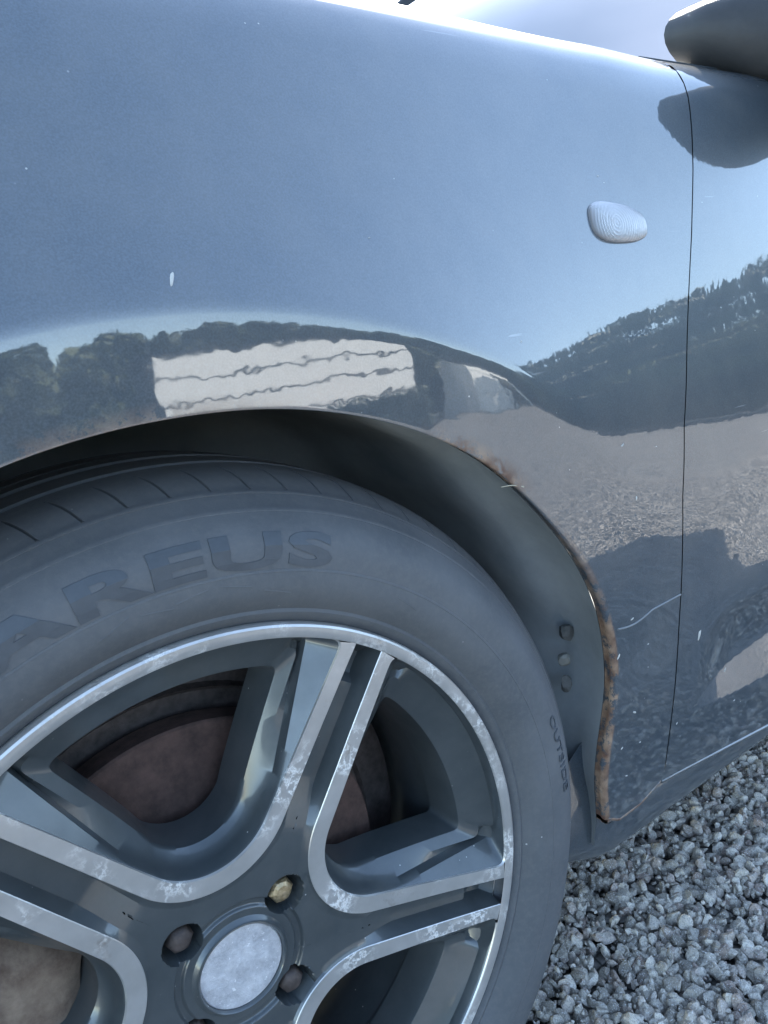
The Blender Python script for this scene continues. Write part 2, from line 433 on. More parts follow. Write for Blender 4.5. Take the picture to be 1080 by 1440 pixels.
for sgn in (1, -1):
    fy = (lambda y: y) if sgn > 0 else (lambda y: 2*CY-y)
    quadpatch('side_window', (.80, fy(yb-.005), .605), (1.60, fy(yb-.005), .605), (1.60, fy(yb+.165), 1.07), (1.36, fy(yb+.165), 1.07), M_glass, (0, -.015*sgn, 0))
    quadpatch('side_window', (1.68, fy(yb-.005), .605), (2.85, fy(yb-.005), .605), (2.70, fy(yb+.165), 1.05), (1.68, fy(yb+.165), 1.07), M_glass, (0, -.015*sgn, 0))
    for nm, a, b, wd in (('windscreen_pillar', (.78, fy(yb-.0), .60), (1.42, fy(yb+.165), 1.10), .045), ('door_pillar', (1.64, fy(yb-.01), .58), (1.64, fy(yb+.165), 1.10), .04), ('rear_pillar', (3.30, fy(yb-.0), .585), (2.78, fy(yb+.18), 1.08), .10)):
        a = np.array(a); b = np.array(b); d = (b-a)/np.linalg.norm(b-a); sd_ = np.cross(d, (0, 1, 0)); sd_ /= np.linalg.norm(sd_); up_ = np.cross(d, sd_)
        V = []
        for p_ in (a, b):
            for k in range(10):
                q = 2*np.pi*k/10; V.append(p_+sd_*math.cos(q)*wd*.6+up_*math.sin(q)*wd*.35)
        (mesh_obj(nm, P(V), [(k, (k+1) % 10, 10+(k+1) % 10, 10+k) for k in range(10)], M_trim, car))
# window sill strip on top of the doors, and the top of the doors behind it
rows = []
for x in np.linspace(.80, 3.40, 40):
    y0 = float(base(ZTOP)); prof = [(0, .0), (.02, .006), (.045, .012), (.07, .016), (.07, .03), (.09, .03)]
    rows.append([(x, y0+.0005+a, ZTOP+b) for a, b in prof])
sweep('window_sill', rows, M_trim)
quadpatch('parcel_shelf', (2.9, .2, .62), (2.9, 1.5, .62), (3.5, 1.5, .64), (3.5, .2, .64), M_trim)
quadpatch('dashboard', (.85, .22, .60), (.85, 1.5, .60), (1.2, 1.5, .60), (1.2, .2, .60), M_trim)
# underbody: floor pan so no light leaks beneath
V = [(-.55, .28, -.14), (-.55, 1.44, -.14), (3.4, 1.44, -.14), (3.4, .28, -.14), (-.55, .28, -.06), (-.55, 1.44, -.06), (3.4, 1.44, -.06), (3.4, .28, -.06)]
mesh_obj('floor_pan', P(V), [(0, 1, 2, 3), (7, 6, 5, 4), (0, 3, 7, 4), (1, 5, 6, 2), (0, 4, 5, 1), (3, 2, 6, 7)], M_plastic, car, smooth=False)
# sill: rolls under the doors
rows = []
for x in np.concatenate([np.linspace(.262, .46, 30), np.linspace(.47, 2.2, 50)]):
    k = float(smoothstep(.262, .36, x)); top = -.030 if x < .40 else -.062
    prof = []
    for z, y in ((top+.05*k-.03*(1-k), .022), (top-.03*(1-k), .012), (-.066, .008), (-.080, .006), (-.095, .010), (-.108, .020), (-.117, .035), (-.121, .055), (-.121, .10), (-.11, .28)):
        prof.append((x+(.022*(1-k))*(z < -.1), y+.012*(1-k)-.006, z-(.013*float(smoothstep(.30, .38, x)) if z < -.07 else 0)))
    rows.append(prof)
sill = sweep('sill', rows, M_paint)
a = sill.data.attributes.new('edge', 'FLOAT', 'POINT')
a.data.foreach_set('value', np.array([float(np.exp(-((v.co.x-.262)/.03)**2)) for v in sill.data.vertices], np.float32))
# cover plate behind the seam between fender and door (dark gap)
rows = []
for z in np.linspace(-.05, .585, 60):
    x = float(seam_x(z)); y = float(body_y(x, z)); rows.append([(x-.014, y+.006, z), (x-.0035, y+.007, z), (x-.003, y+.020, z), (x+.003, y+.020, z), (x+.0035, y+.009, z), (x+.014, y+.008, z)])
sweep('door_seal', rows, Mat('gap_black').set(Base_Color=(.02, .023, .027), Roughness=1., Specular_IOR_Level=0.).m)
# joint line of the lower fender corner: a fine raised edge
def tube(name, pts, rad, mat, parent=car, seg=8, local=True):
    pts = np.array(pts, float); n = len(pts); V = []
    rad = np.broadcast_to(rad, (n,))
    for i in range(n):
        d = pts[min(i+1, n-1)]-pts[max(i-1, 0)]; d /= np.linalg.norm(d)+1e-12
        a_ = np.cross(d, (0, 1, 0.03)); a_ /= np.linalg.norm(a_)+1e-12; b_ = np.cross(d, a_)
        for k in range(seg):
            q = 2*np.pi*k/seg; V.append(pts[i]+rad[i]*(a_*math.cos(q)+b_*math.sin(q)))
    Fc = []
    for i in range(n-1):
        for k in range(seg):
            k2 = (k+1) % seg; Fc.append((i*seg+k, i*seg+k2, (i+1)*seg+k2, (i+1)*seg+k))
    Fc.append(tuple(range(seg))[::-1]); Fc.append(tuple(range((n-1)*seg, n*seg)))
    return mesh_obj(name, P(V) if local else V, Fc, mat, parent)

# ------------------------------------------------------------ side indicator lamp
def lamp():
    cx, cz = .402, .4345
    # superellipse outline, blunt front and narrower rear
    n, m = 56, 12; V = []
    for j in range(m+1):
        k = j/m; rr_ = math.cos(k*math.pi/2)**.8 if j < m else 0.
        dome = .0045*math.sin(k*math.pi/2)
        for i in range(n):
            q = 2*np.pi*i/n; c, s = math.cos(q), math.sin(q)
            ex = abs(c)**.72*np.sign(c); ez = abs(s)**.72*np.sign(s)
            w_ = .0370*ex; h_ = .0152*ez*(1-.13*ex)-.0025*ex
            x = cx+w_*rr_; z = cz+h_*rr_
            V.append((x, float(body_y(x, z))-.0006-dome, z))
    lens = mesh_obj('side_indicator', P(V), grid_faces(m+1, n, flip=False)+[(j*n+n-1, (j+1)*n+n-1, (j+1)*n, j*n) for j in range(m)], M_lens, car)
    # lens rings and reflector
    V = []; 
    for j in range(6):
        rr_ = 1-.17*j
        for i in range(n):
            q = 2*np.pi*i/n; c, s = math.cos(q), math.sin(q)
            ex = abs(c)**.72*np.sign(c); ez = abs(s)**.72*np.sign(s)
            x = cx+.034*ex*rr_; z = cz+(.0138*ez*(1-.13*ex)-.0025*ex)*rr_
            V.append((x, float(body_y(x, z))-.001-.0004*(j % 2), z))
    mesh_obj('reflector', P(V), grid_faces(6, n)+[(j*n+n-1, (j+1)*n+n-1, (j+1)*n, j*n) for j in range(5)]+[tuple(range(5*n, 6*n))], M_lampback, lens)
    for rad in (.005, .0078, .0105):
        pts = [(cx-.008+rad*math.cos(q), 0, cz+rad*math.sin(q)) for q in np.linspace(0, 2*np.pi, 40)]
        pts = [(x, float(body_y(x, z))-.0025, z) for x, _, z in pts]
        tube('lens_ring', pts, .0006, M_lampback, lens)
    V = []
    for j in range(5):
        for i in range(16):
            q = 2*np.pi*i/16; p_ = math.pi/2*j/4; x = cx-.008+.004*math.cos(q)*math.cos(p_); z = cz+.004*math.sin(q)*math.cos(p_)
            V.append((x, float(body_y(x, z))-.001-.003*math.sin(p_), z))
    mesh_obj('bulb', P(V), grid_faces(5, 16)+[(j*16+15, (j+1)*16+15, (j+1)*16, j*16) for j in range(4)], M_amber, lens)
lamp()

# ------------------------------------------------------------ door mirror
def mirror():
    n, m = 90, 60; V = []
    C = np.array([.785, .020, .606])
    for i in range(m):
        a = -math.pi/2+math.pi*i/(m-1)
        for k in range(n):
            q = 2*np.pi*k/n
            ca = math.cos(a)
            x = -abs(math.sin(a))**.75*.075 if a < 0 else .012*min(1, a*6)  # front bowl, flat back
            if a >= 0: ca = 1-.9*(a/(math.pi/2))
            c, s = math.cos(q), math.sin(q)
            yy = .076*abs(c)**.75*np.sign(c)*ca; zz = .071*abs(s)**.8*np.sign(s)*ca
            V.append(C+np.array([x, yy, zz*(1+.12*np.sign(-yy)*abs(yy)/.1)]))
    V = np.array(V)
    V[:, 0] += (V[:, 1]-C[1])*.35
    h = mesh_obj('door_mirror', P(V), grid_faces(m, n)+[(j*n+n-1, (j+1)*n+n-1, (j+1)*n, j*n) for j in range(m-1)], M_mirrorplastic, car)
    Vg = []
    for j in range(8):
        for k in range(n):
            q = 2*np.pi*k/n; c, s = math.cos(q), math.sin(q); f_ = j/7*.86
            yy = .076*abs(c)**.75*np.sign(c)*f_; zz = .071*abs(s)**.8*np.sign(s)*f_
            Vg.append(C+np.array([.0145+yy*.35, yy, zz]))
    mesh_obj('mirror_glass', P(Vg), grid_faces(8, n)+[(j*n+n-1, (j+1)*n+n-1, (j+1)*n, j*n) for j in range(7)], M_chrome, h)
    # foot joining the housing to the door corner
    V = []; sec = ((.770, .045, .605, .0, .0), (.768, .046, .605, .020, .020), (.765, .050, .605, .034, .034), (.762, .060, .606, .048, .044), (.757, .080, .610, .066, .049), (.757, .105, .615, .085, .050), (.765, .13, .620, .108, .047), (.79, .170, .625, .13, .040))
    for p0, p1, p2, w_, h_ in sec:
        for k in range(32):
            q = 2*np.pi*k/32; V.append((p0+w_*math.cos(q), p1, p2+h_*math.sin(q)))
    mesh_obj('mirror_foot', P(V), grid_faces(len(sec), 32)+[(j*32+31, (j+1)*32+31, (j+1)*32, j*32) for j in range(len(sec)-1)], M_mirrorplastic, h)
mirror()

# ------------------------------------------------------------ wheel (local frame: x, z in the wheel plane, -y outwards)
def wheel_frame(steer, camber, cen):
    nrm = np.array([math.sin(steer), -math.cos(steer)*math.cos(camber), math.sin(camber)]); nrm /= np.linalg.norm(nrm)
    # in-plane axes: x' stays near +x, z' near +z
    zx = np.array([0, 0, 1.])-nrm*nrm[2]; zx /= np.linalg.norm(zx)
    xx = np.cross(-nrm, zx); xx /= np.linalg.norm(xx)
    M_ = Matrix(((xx[0], -nrm[0], zx[0], cen[0]), (xx[1], -nrm[1], zx[1], cen[1]), (xx[2], -nrm[2], zx[2], cen[2]), (0, 0, 0, 1)))
    return M_
THA = R(58.0)                     # angle of the upper spoke
CQ = .1189                        # centre distance of the rounded window corner
def face_y(rr): return np.interp(rr, [0, .05, .08, .12, .16, .20, .2225], [.0085, .0075, .0065, .005, .0035, .0015, .0])
def contour(e, rout, sector_mid, nl=44, na=90, taper=True):
    """open curve at distance e from the two neighbouring spoke axes; returns points (n,2) from one rim end to the other"""
    ha = R(36)
    pts = []
    # lateral distance shrinks a little towards the rim
    t0 = CQ*math.cos(ha)
    for k in np.linspace(0, 1, nl):
        t = np.nan
        ee = e
        tout = math.sqrt(max(rout**2-e**2, 1e-9)); t = tout+(t0-tout)*k
        ee = e*(1-.16*np.clip((t-t0)/(.215-t0), 0, 1)) if taper else e
        # axis direction on the left side of the sector (angle mid+36), offset inward
        pts.append((t, ee))
    left = []
    for t, ee in pts:
        A = sector_mid+ha; ax = np.array([math.cos(A), math.sin(A)]); nn = np.array([math.sin(A), -math.cos(A)])
        p = ax*t+nn*ee
        rr_ = np.hypot(*p)
        if rr_ > rout: p = p*rout/rr_
        left.append(p)
    cc = CQ*np.array([math.cos(sector_mid), math.sin(sector_mid)]); rad = CQ*math.sin(ha)-e
    arc = []
    A0 = sector_mid+ha+math.pi/2  # direction from c to the left axis foot
    A1 = sector_mid-ha-math.pi/2+2*math.pi
    for k in np.linspace(0, 1, na)[1:-1]:
        q = A0+(A1-A0)*k; arc.append(cc+rad*np.array([math.cos(q), math.sin(q)]))
    right = []
    for t, ee in pts[::-1]:
        A = sector_mid-ha; ax = np.array([math.cos(A), math.sin(A)]); nn = np.array([-math.sin(A), math.cos(A)])
        p = ax*t+nn*ee
        rr_ = np.hypot(*p)
        if rr_ > rout: p = p*rout/rr_
        right.append(p)
    return np.array(left+arc+right)
def window_loop(e_fn, rout, mid, nl=44, na=90, no=60, smooth=5):
    """closed window outline; e_fn(t) distance from the spoke axis along the spoke"""
    ha = R(36); t0 = CQ*math.cos(ha); e0 = e_fn(t0)
    left = []
    for k in np.linspace(0, 1, nl):
        eo = e_fn(.215); tout = math.sqrt(rout**2-min(eo, rout*.6)**2)
        t = tout+(t0-tout)*k; ee = e_fn(t)
        A = mid+ha; left.append(np.array([math.cos(A), math.sin(A)])*t+np.array([math.sin(A), -math.cos(A)])*ee)
    cc = CQ*np.array([math.cos(mid), math.sin(mid)]); rad = CQ*math.sin(ha)-e0
    A0 = mid+ha+math.pi/2; A1 = mid-ha-math.pi/2+2*math.pi
    arc = [cc+rad*np.array([math.cos(A0+(A1-A0)*k), math.sin(A0+(A1-A0)*k)]) for k in np.linspace(0, 1, na)[1:-1]]
    m_ = np.array([math.cos(2*mid), math.sin(2*mid)])
    right = [np.array([m_[0]*p[0]+m_[1]*p[1], m_[1]*p[0]-m_[0]*p[1]]) for p in left[::-1]]
    p0, p1 = right[-1], left[0]
    a0 = math.atan2(p0[1], p0[0]); a1 = math.atan2(p1[1], p1[0])
    while a1 < a0: a1 += 2*math.pi
    outer = [rout*np.array([math.cos(a0+(a1-a0)*k), math.sin(a0+(a1-a0)*k)]) for k in np.linspace(0, 1, no)[1:-1]]
    L = np.array(left+arc+right+outer)
    for _ in range(smooth):      # round the two rim corners
        L2 = (np.roll(L, 1, 0)+2*L+np.roll(L, -1, 0))/4
        L = L2
    return L

def build_wheel(Mw, hero=True, parent=car):
    V = []; Fc = []; MI = []
    def add(rows, mi, wrap=False, flip=False):
        off = len(V); n = len(rows); m_ = len(rows[0])
        for r_ in rows: V.extend(r_)
        g = grid_faces(n, m_, wrap_u=wrap, off=off, flip=flip); Fc.extend(g); MI.extend([mi]*len(g))
    mids = [THA+R(36)+k*R(72) for k in range(5)]
    dch = .0095                  # depth of the channel between the twin ribs
    def chan(p):                 # channel floor depth at a point
        rr_ = np.hypot(p[0], p[1]); base_ = face_y(rr_)
        d = dch*float(smoothstep(.085, .125, rr_))*(1+.75*float(smoothstep(.186, .194, rr_)))+.0028
        return lugdep(p[0], p[1], base_+d)
    lug = [R(43)+k*math.pi/2 for k in range(4)]
    def lugdep(x, z, y_):
        for la in lug:
            d = math.hypot(x-.0485*math.cos(la), z-.0485*math.sin(la))
            if d < .0135: k = float(smoothstep(.0131, .0118, d)); y_ = y_*(1-k)+.034*k
        return y_
    for mid in mids:
        # channel floor half, wall, rib, bevel
        lv = []
        for e in (.0, .0010, .0020, .0030, .0040, .0050, .0060, .0070, .0080):
            lv.append([(p[0], chan(p), p[1]) for p in contour(e, .2142, mid)])
        c10 = contour(.0113, .2142, mid)
        lv.append([(p[0], chan(p)*.30+(face_y(np.hypot(*p))+.0008)*.70 if np.hypot(*p) > .066 else face_y(.06)+.0022, p[1]) for p in c10])
        c12 = contour(.0125, .2142, mid)
        lv.append([(p[0], face_y(np.hypot(*p))+.0007, p[1]) for p in c12])
        add(lv, 0, flip=True)
        c13 = contour(.0130, .2145, mid)
        lv2 = [[(p[0], face_y(np.hypot(*p))+.0002, p[1]) for p in c13]]
        e_face = lambda t: .0245*(1-.16*np.clip((t-.096)/.12, 0, 1))
        Lw = window_loop(e_face, .2148, mid)
        nopen = len(c13)
        lv2.append([(p[0], face_y(np.hypot(*p))+.0002, p[1]) for p in Lw[:nopen]])
        add([lv[-1]]+lv2, 1, flip=True)
        # window walls
        loops = [[(p[0], face_y(np.hypot(*p))+.0002, p[1]) for p in Lw]]
        def mk(ea, eb, rout, dep, depo=None):
            fn = lambda t: ea+(eb-ea)*np.clip((t-.096)/.115, 0, 1)**.8
            L = window_loop(fn, rout, mid)
            nn_ = len(L); out = []
            for i, p in enumerate(L):
                rr_ = np.hypot(*p); out.append((p[0], face_y(rr_)+dep, p[1]))
            return out
        def mkw(ea, eb, rout, dep, kd):
            fn = lambda t: ea+(eb-ea)*np.clip((t-.096)/.115, 0, 1)**.8+.0150*kd*np.clip((t-.118)/.09, 0, 1)
            L = window_loop(fn, rout, mid); out = []
            for p in L:
                rr_ = np.hypot(*p); aa = abs((math.atan2(p[1], p[0])-mid+math.pi) % (2*math.pi)-math.pi)
                lat = rr_*math.sin(R(36)-aa); tt = rr_*math.cos(R(36)-aa)
                side = float(smoothstep(.050, .042, lat)) if tt > .118 else 1.
                out.append((p[0], face_y(rr_)+dep+.0135*kd*float(np.clip((tt-.118)/.09, 0, 1))*side, p[1]))
            return out
        walls = [mk(.0252, .0212, .2140, .0016), mkw(.0260, .0222, .2132, .0030, 1.), mkw(.0274, .0234, .2122, .0105, 1.)]
        add([loops[0]]+walls[:1], 1, flip=True)
        for r_ in (0,):
            pass
        def closed(rows, mi):
            off = len(V); n = len(rows); m_ = len(rows[0])
            for r_ in rows: V.extend(r_)
            for i in range(n-1):
                for j in range(m_):
                    j2 = (j+1) % m_
                    Fc.append((off+i*m_+j, off+i*m_+j2, off+(i+1)*m_+j2, off+(i+1)*m_+j)); MI.append(mi)
        closed(walls, 0)
        ch = [walls[-1], mk(.0300, .0400, .2030, .0170), mk(.0335, .0465, .1915, .0215), mk(.0345, .0478, .1895, .0226), mk(.0352, .0488, .1880, .0270), mk(.0365, .0505, .1850, .0520)]
        closed(ch, 0)
    for k_ in range(5):
        A_ = THA+k_*R(72); rows_ = []
        for da in np.linspace(-R(4.5), R(4.5), 9): rows_.append([(rr_*math.cos(A_+da), face_y(rr_)+dy_, rr_*math.sin(A_+da)) for rr_, dy_ in ((.070, .0034), (.085, .0034))]+[(rr_*math.cos(A_+da), chan((rr_*math.cos(A_), rr_*math.sin(A_)))+.0006, rr_*math.sin(A_+da)) for rr_ in np.linspace(.088, .122, 12)])
        add(rows_, 0)
    # rim annulus (machined), lip roll and bead seat
    nth = 360; th = np.linspace(0, 2*np.pi, nth, endpoint=False)
    prof = [(.2140, .0008), (.2150, .0002), (.2190, -.0002), (.2208, -.0004), (.2222, .0004), (.2230, .0022), (.2232, .0048), (.2226, .0080), (.2205, .0110), (.2150, .0150)]
    rows = [[(rr_*math.cos(t), y_, rr_*math.sin(t)) for rr_, y_ in prof] for t in th]
    add(rows, 1, wrap=True)
    # hub field with lug recesses
    rows = []
    for mid in mids[::-1] if False else mids:
        cpts = contour(.0, .2142, mid)[44-1:44-1+90]
        srow = []
        for p in cpts:
            ro = np.hypot(*p); ct_, st_ = p[0]/ro, p[1]/ro; row = []
            for k in np.linspace(0, 1, 80):
                rr_ = .0325+(ro-.0325)*k; x, z = rr_*ct_, rr_*st_
                y_ = face_y(rr_)+.0028+dch*float(smoothstep(.085, .125, rr_))
                y_ += .0030*float(smoothstep(.0445, .0425, rr_))-.0022*float(smoothstep(.0395, .0375, rr_))
                row.append((x, lugdep(x, z, y_), z))
            srow.append(row)
        add(srow, 0)
    w_ = mesh_obj('wheel', V, Fc, [M_wheel, M_mach], None, True, MI)
    bm = bmesh.new(); bm.from_mesh(w_.data); bmesh.ops.remove_doubles(bm, verts=bm.verts, dist=.00012)
    bmesh.ops.recalc_face_normals(bm, faces=bm.faces)
    for ed in bm.edges:
        if len(ed.link_faces) == 2 and ed.calc_face_angle(0) > R(34): ed.smooth = False
        if len({fc.material_index for fc in ed.link_faces}) > 1: ed.smooth = False
    bm.to_mesh(w_.data); bm.free()
    w_.parent = parent
    w_.matrix_local = Matrix.Translation((0, 0, -GZ)) @ Mw
    def lathe(name, prof, mat, nth=240, fn=None, par=w_):
        th = np.linspace(0, 2*np.pi, nth, endpoint=False)
        rows = [[(rr_*math.cos(t), y_, rr_*math.sin(t)) for rr_, y_ in prof] for t in th]
        Vv = [p for r_ in rows for p in r_]
        o = mesh_obj(name, Vv, grid_faces(nth, len(prof), wrap_u=True), mat, par)
        bm = bmesh.new(); bm.from_mesh(o.data)
        for ed in bm.edges:
            if len(ed.link_faces) == 2 and ed.calc_face_angle(0) > R(40): ed.smooth = False
        bm.to_mesh(o.data); bm.free(); return o
    # barrel with its steps
    lathe('barrel', [(.2150, .012), (.2110, .016), (.2060, .022), (.2050, .024), (.1990, .026), (.1975, .028), (.1960, .034), (.1905, .037), (.1890, .039), (.1880, .060), (.186, .075), (.187, .10), (.199, .13), (.203, .165), (.214, .172), (.222, .178)], M_wheel)
    # tyre
    tp = [(.2165, .0125), (.2215, .0075), (.2255, .0045), (.2275, .0015), (.2300, .0000), (.2320, .0008), (.2345, -.0015), (.2400, -.0062), (.2480, -.0115), (.2560, -.0145), (.2562, -.0150), (.2574, -.0150), (.2576, -.0146), (.2640, -.0158),
          (.2720, -.0160), (.2790, -.0146), (.2850, -.0118), (.2895, -.0086), (.2898, -.0090), (.2912, -.0086), (.2916, -.0072), (.2955, -.0030), (.2985, .0010), (.2989, .0006), (.3000, .0012), (.3004, .0030), (.3030, .0062), (.3060, .0110), (.3085, .0165), (.3104, .0225), (.3118, .0300), (.3128, .0390),
          (.3130, .0400), (.3060, .0405), (.3060, .0465), (.3135, .0470), (.3146, .0700), (.3080, .0710), (.3080, .0790), (.3148, .0800), (.3148, .110), (.3080, .111), (.3080, .119), (.3142, .120), (.3132, .145), (.3070, .146), (.3070, .152), (.3126, .153), (.3090, .176), (.298, .190), (.270, .200), (.235, .190), (.222, .178)]
    tp = [(r_, (y_*(1-.42*float(smoothstep(.235, .262, r_))) if y_ < 0 else y_)+.016*float(smoothstep(.268, .306, r_))*(1-float(smoothstep(.08, .12, y_)))) for r_, y_ in tp]
    npit = 78; sub = 12 if hero else 4; th = []; fr = []
    for k in range(npit):
        a0 = 2*np.pi*k/npit; da = 2*np.pi/npit
        for q in ((0, .06, .075, .115, .13, .25, .38, .5, .6, .7, .8, .9) if hero else (0, .25, .5, .75)): th.append(a0+da*q); fr.append(q)
    Vv = []
    for t, q in zip(th, fr):
        for (rr_, y_) in tp:
            d = 0.
            if .3010 < rr_ and y_ < .045 and q in (.075, .115): d = .0021*float(smoothstep(.0060, .0160, y_))
            sk = .55*(y_-.01)/.04*2*np.pi/npit*float(smoothstep(0, .02, y_)) if .3 < rr_ and y_ < .05 else 0
            Vv.append(((rr_-d)*math.cos(t+sk), y_+(d*.4), (rr_-d)*math.sin(t+sk)))
    ty = mesh_obj('tyre', Vv, grid_faces(len(th), len(tp), wrap_u=True), M_rubber, w_)
    bm = bmesh.new(); bm.from_mesh(ty.data)
    for ed in bm.edges:
        if len(ed.link_faces) == 2 and ed.calc_face_angle(0) > R(38): ed.smooth = False
    bm.to_mesh(ty.data); bm.free()
    if hero:
        pr = np.array([p for p in tp[:28]])
        def sidey(rr_): return np.interp(rr_, pr[:, 0], pr[:, 1])
        def words(txt, h, rbase, a_start, a_end, rise, name, mat, bold=0.):
            cu = bpy.data.curves.new(name, 'FONT'); cu.body = txt; cu.size = 1; cu.extrude = .5; cu.offset = bold; cu.resolution_u = 4; cu.space_character = 1.08
            to = bpy.data.objects.new(name, cu); COL.objects.link(to); dg = bpy.context.evaluated_depsgraph_get(); dg.update()
            me = bpy.data.meshes.new_from_object(to.evaluated_get(dg)); bpy.data.objects.remove(to); bpy.data.curves.remove(cu)
            co = np.array([v.co[:] for v in me.vertices]); mn, mx = co.min(0), co.max(0)
            bm = bmesh.new(); bm.from_mesh(me)
            for k in range(1, 8):
                bmesh.ops.bisect_plane(bm, geom=bm.verts[:]+bm.edges[:]+bm.faces[:], plane_co=(0, mn[1]+(mx[1]-mn[1])*k/8, 0), plane_no=(0, 1, 0))
            for k in range(1, 40):
                bmesh.ops.bisect_plane(bm, geom=bm.verts[:]+bm.edges[:]+bm.faces[:], plane_co=(mn[0]+(mx[0]-mn[0])*k/40, 0, 0), plane_no=(1, 0, 0))
            for v in bm.verts:
                k = (v.co.x-mn[0])/(mx[0]-mn[0]); a_ = a_start+(a_end-a_start)*k; rr_ = rbase+h*(v.co.y-mn[1])/(mx[1]-mn[1])
                front = v.co.z > 0
                v.co = (rr_*math.cos(a_), float(sidey(rr_))-(rise if front else -.001), rr_*math.sin(a_))
            bmesh.ops.recalc_face_normals(bm, faces=bm.faces)
            bm.to_mesh(me); bm.free(); me.materials.clear(); me.materials.append(mat)
            o = bpy.data.objects.new(name, me); link(o, w_); return o
        for q_, r0_, r1_ in ((R(102), .246, .252), (R(96.5), .250, .247), (R(92), .249, .252), (R(86), .252, .249), (R(80), .246, .243), (R(58), .250, .247)):
            V_ = []
            for k in np.linspace(0, 1, 8):
                aa_ = q_-R(4.2)*k; rr_ = r0_+(r1_-r0_)*k
                for dr_, dy_ in ((-.0007, .0004), (0, -.0006), (.0007, .0004)): V_.append(((rr_+dr_)*math.cos(aa_), float(sidey(rr_+dr_))+dy_, (rr_+dr_)*math.sin(aa_)))
            mesh_obj('sidewall_rib', V_, grid_faces(8, 3), M_rubber, w_)
        words('AREUS', .0205, .2590, R(114), R(70.5), .0006, 'tyre_lettering', M_letter, .035)
        words('OUTSIDE', .0068, .2690, R(17), R(2.5), .0007, 'tyre_lettering', M_letter, .01)
    # centre cap
    capo = lathe('centre_cap', [(.0, .0098), (.012, .0098), (.024, .0101), (.0275, .0104), (.0281, .0110)], M_cap, 96)
    lathe('cap_ring', [(.0281, .0116), (.0284, .0088), (.0292, .0078), (.0300, .0080), (.0306, .0096), (.0335, .0120)], M_wheel, 96)
    # lug nuts: domed hexagons at the bottom of their recesses
    for k, la in enumerate(lug):
        Vn = []; seg = 24
        for rad, y_, hx in ((.0090, .036, 1), (.0090, .0185, 1), (.0086, .0160, 1), (.0070, .0142, .4), (.0045, .0128, 0), (.0, .0124, 0)):
            for i in range(seg):
                q = 2*np.pi*i/seg; hexr = rad*(math.cos(R(30))/math.cos((q % R(60))-R(30)))*1.0 if hx else rad
                hexr = hx*hexr+(1-hx)*rad
                Vn.append((.0485*math.cos(la)+hexr*math.cos(q)-.0012*0, y_, .0485*math.sin(la)+hexr*math.sin(q)))
        mesh_obj('lug_nut', Vn, grid_faces(6, seg, flip=True)+[(j*seg+seg-1, j*seg, (j+1)*seg, (j+1)*seg+seg-1) for j in range(5)], M_gold if k == 0 else M_darksteel, w_, smooth=(k != 0))
    # valve stem
    va = R(-52); V_ = []
    # brake parts belong to the car, not to the turning wheel
    def lathe2(name, prof, mat, nth=120):
        o = lathe(name, prof, mat, nth, par=None); o.parent = parent; o.matrix_local = Matrix.Translation((0, 0, -GZ)) @ Mw; return o
    lathe2('brake_disc', [(.030, .052), (.064, .052), (.067, .055), (.068, .070), (.074, .0715), (.138, .0720), (.1395, .0735), (.1395, .092), (.10, .093), (.04, .093)], M_rust)
    lathe2('dust_shield', [(.04, .100), (.150, .101), (.153, .098), (.155, .104), (.178, .106), (.184, .110), (.150, .118)], M_darksteel)
    V_ = []; rows = []
    for a_ in np.linspace(R(150), R(212), 26):
        k = (a_-R(150))/R(62); ed = min(1, 6*min(k, 1-k)+.15)
        sec = [(.085, .062), (.088, .052), (.100, .046), (.128, .045), (.143, .050), (.149, .060), (.149, .100), (.12, .112), (.088, .108)]
        rows.append([(rr_*math.cos(a_), .078+(y_-.078)*ed**.5, rr_*math.sin(a_)) for rr_, y_ in sec])
    Vc = [p for r_ in rows for p in r_]
    o = mesh_obj('brake_caliper', Vc, grid_faces(26, 9)+[tuple(range(9)), tuple(range(25*9, 26*9))], M_hubrust, parent); o.matrix_local = Matrix.Translation((0, 0, -GZ)) @ Mw
    return w_
Mw = wheel_frame(-0.04666864, 0.04826569, (0, 0, 0))
front_wheel = build_wheel(Mw)
# rear wheel: a copy of the front one with its parts
def copy_tree(o, parent, delta):
    c = o.copy(); COL.objects.link(c); c.parent = parent
    if delta is not None: c.matrix_local = delta @ o.matrix_local
    for ch in list(o.children): copy_tree(ch, c, None)
    return c
copy_tree(front_wheel, car, Matrix.Translation((2.56, .01, .0)))
copy_tree(front_wheel, car, Matrix.Translation((0, 2*CY-.02, 0)) @ Matrix.Translation((0, 0, -GZ)) @ Matrix.Rotation(math.pi, 4, 'Z') @ Matrix.Translation((0, 0, GZ)))
copy_tree(front_wheel, car, Matrix.Translation((2.56, 2*CY-.02, 0)) @ Matrix.Translation((0, 0, -GZ)) @ Matrix.Rotation(math.pi, 4, 'Z') @ Matrix.Translation((0, 0, GZ)))

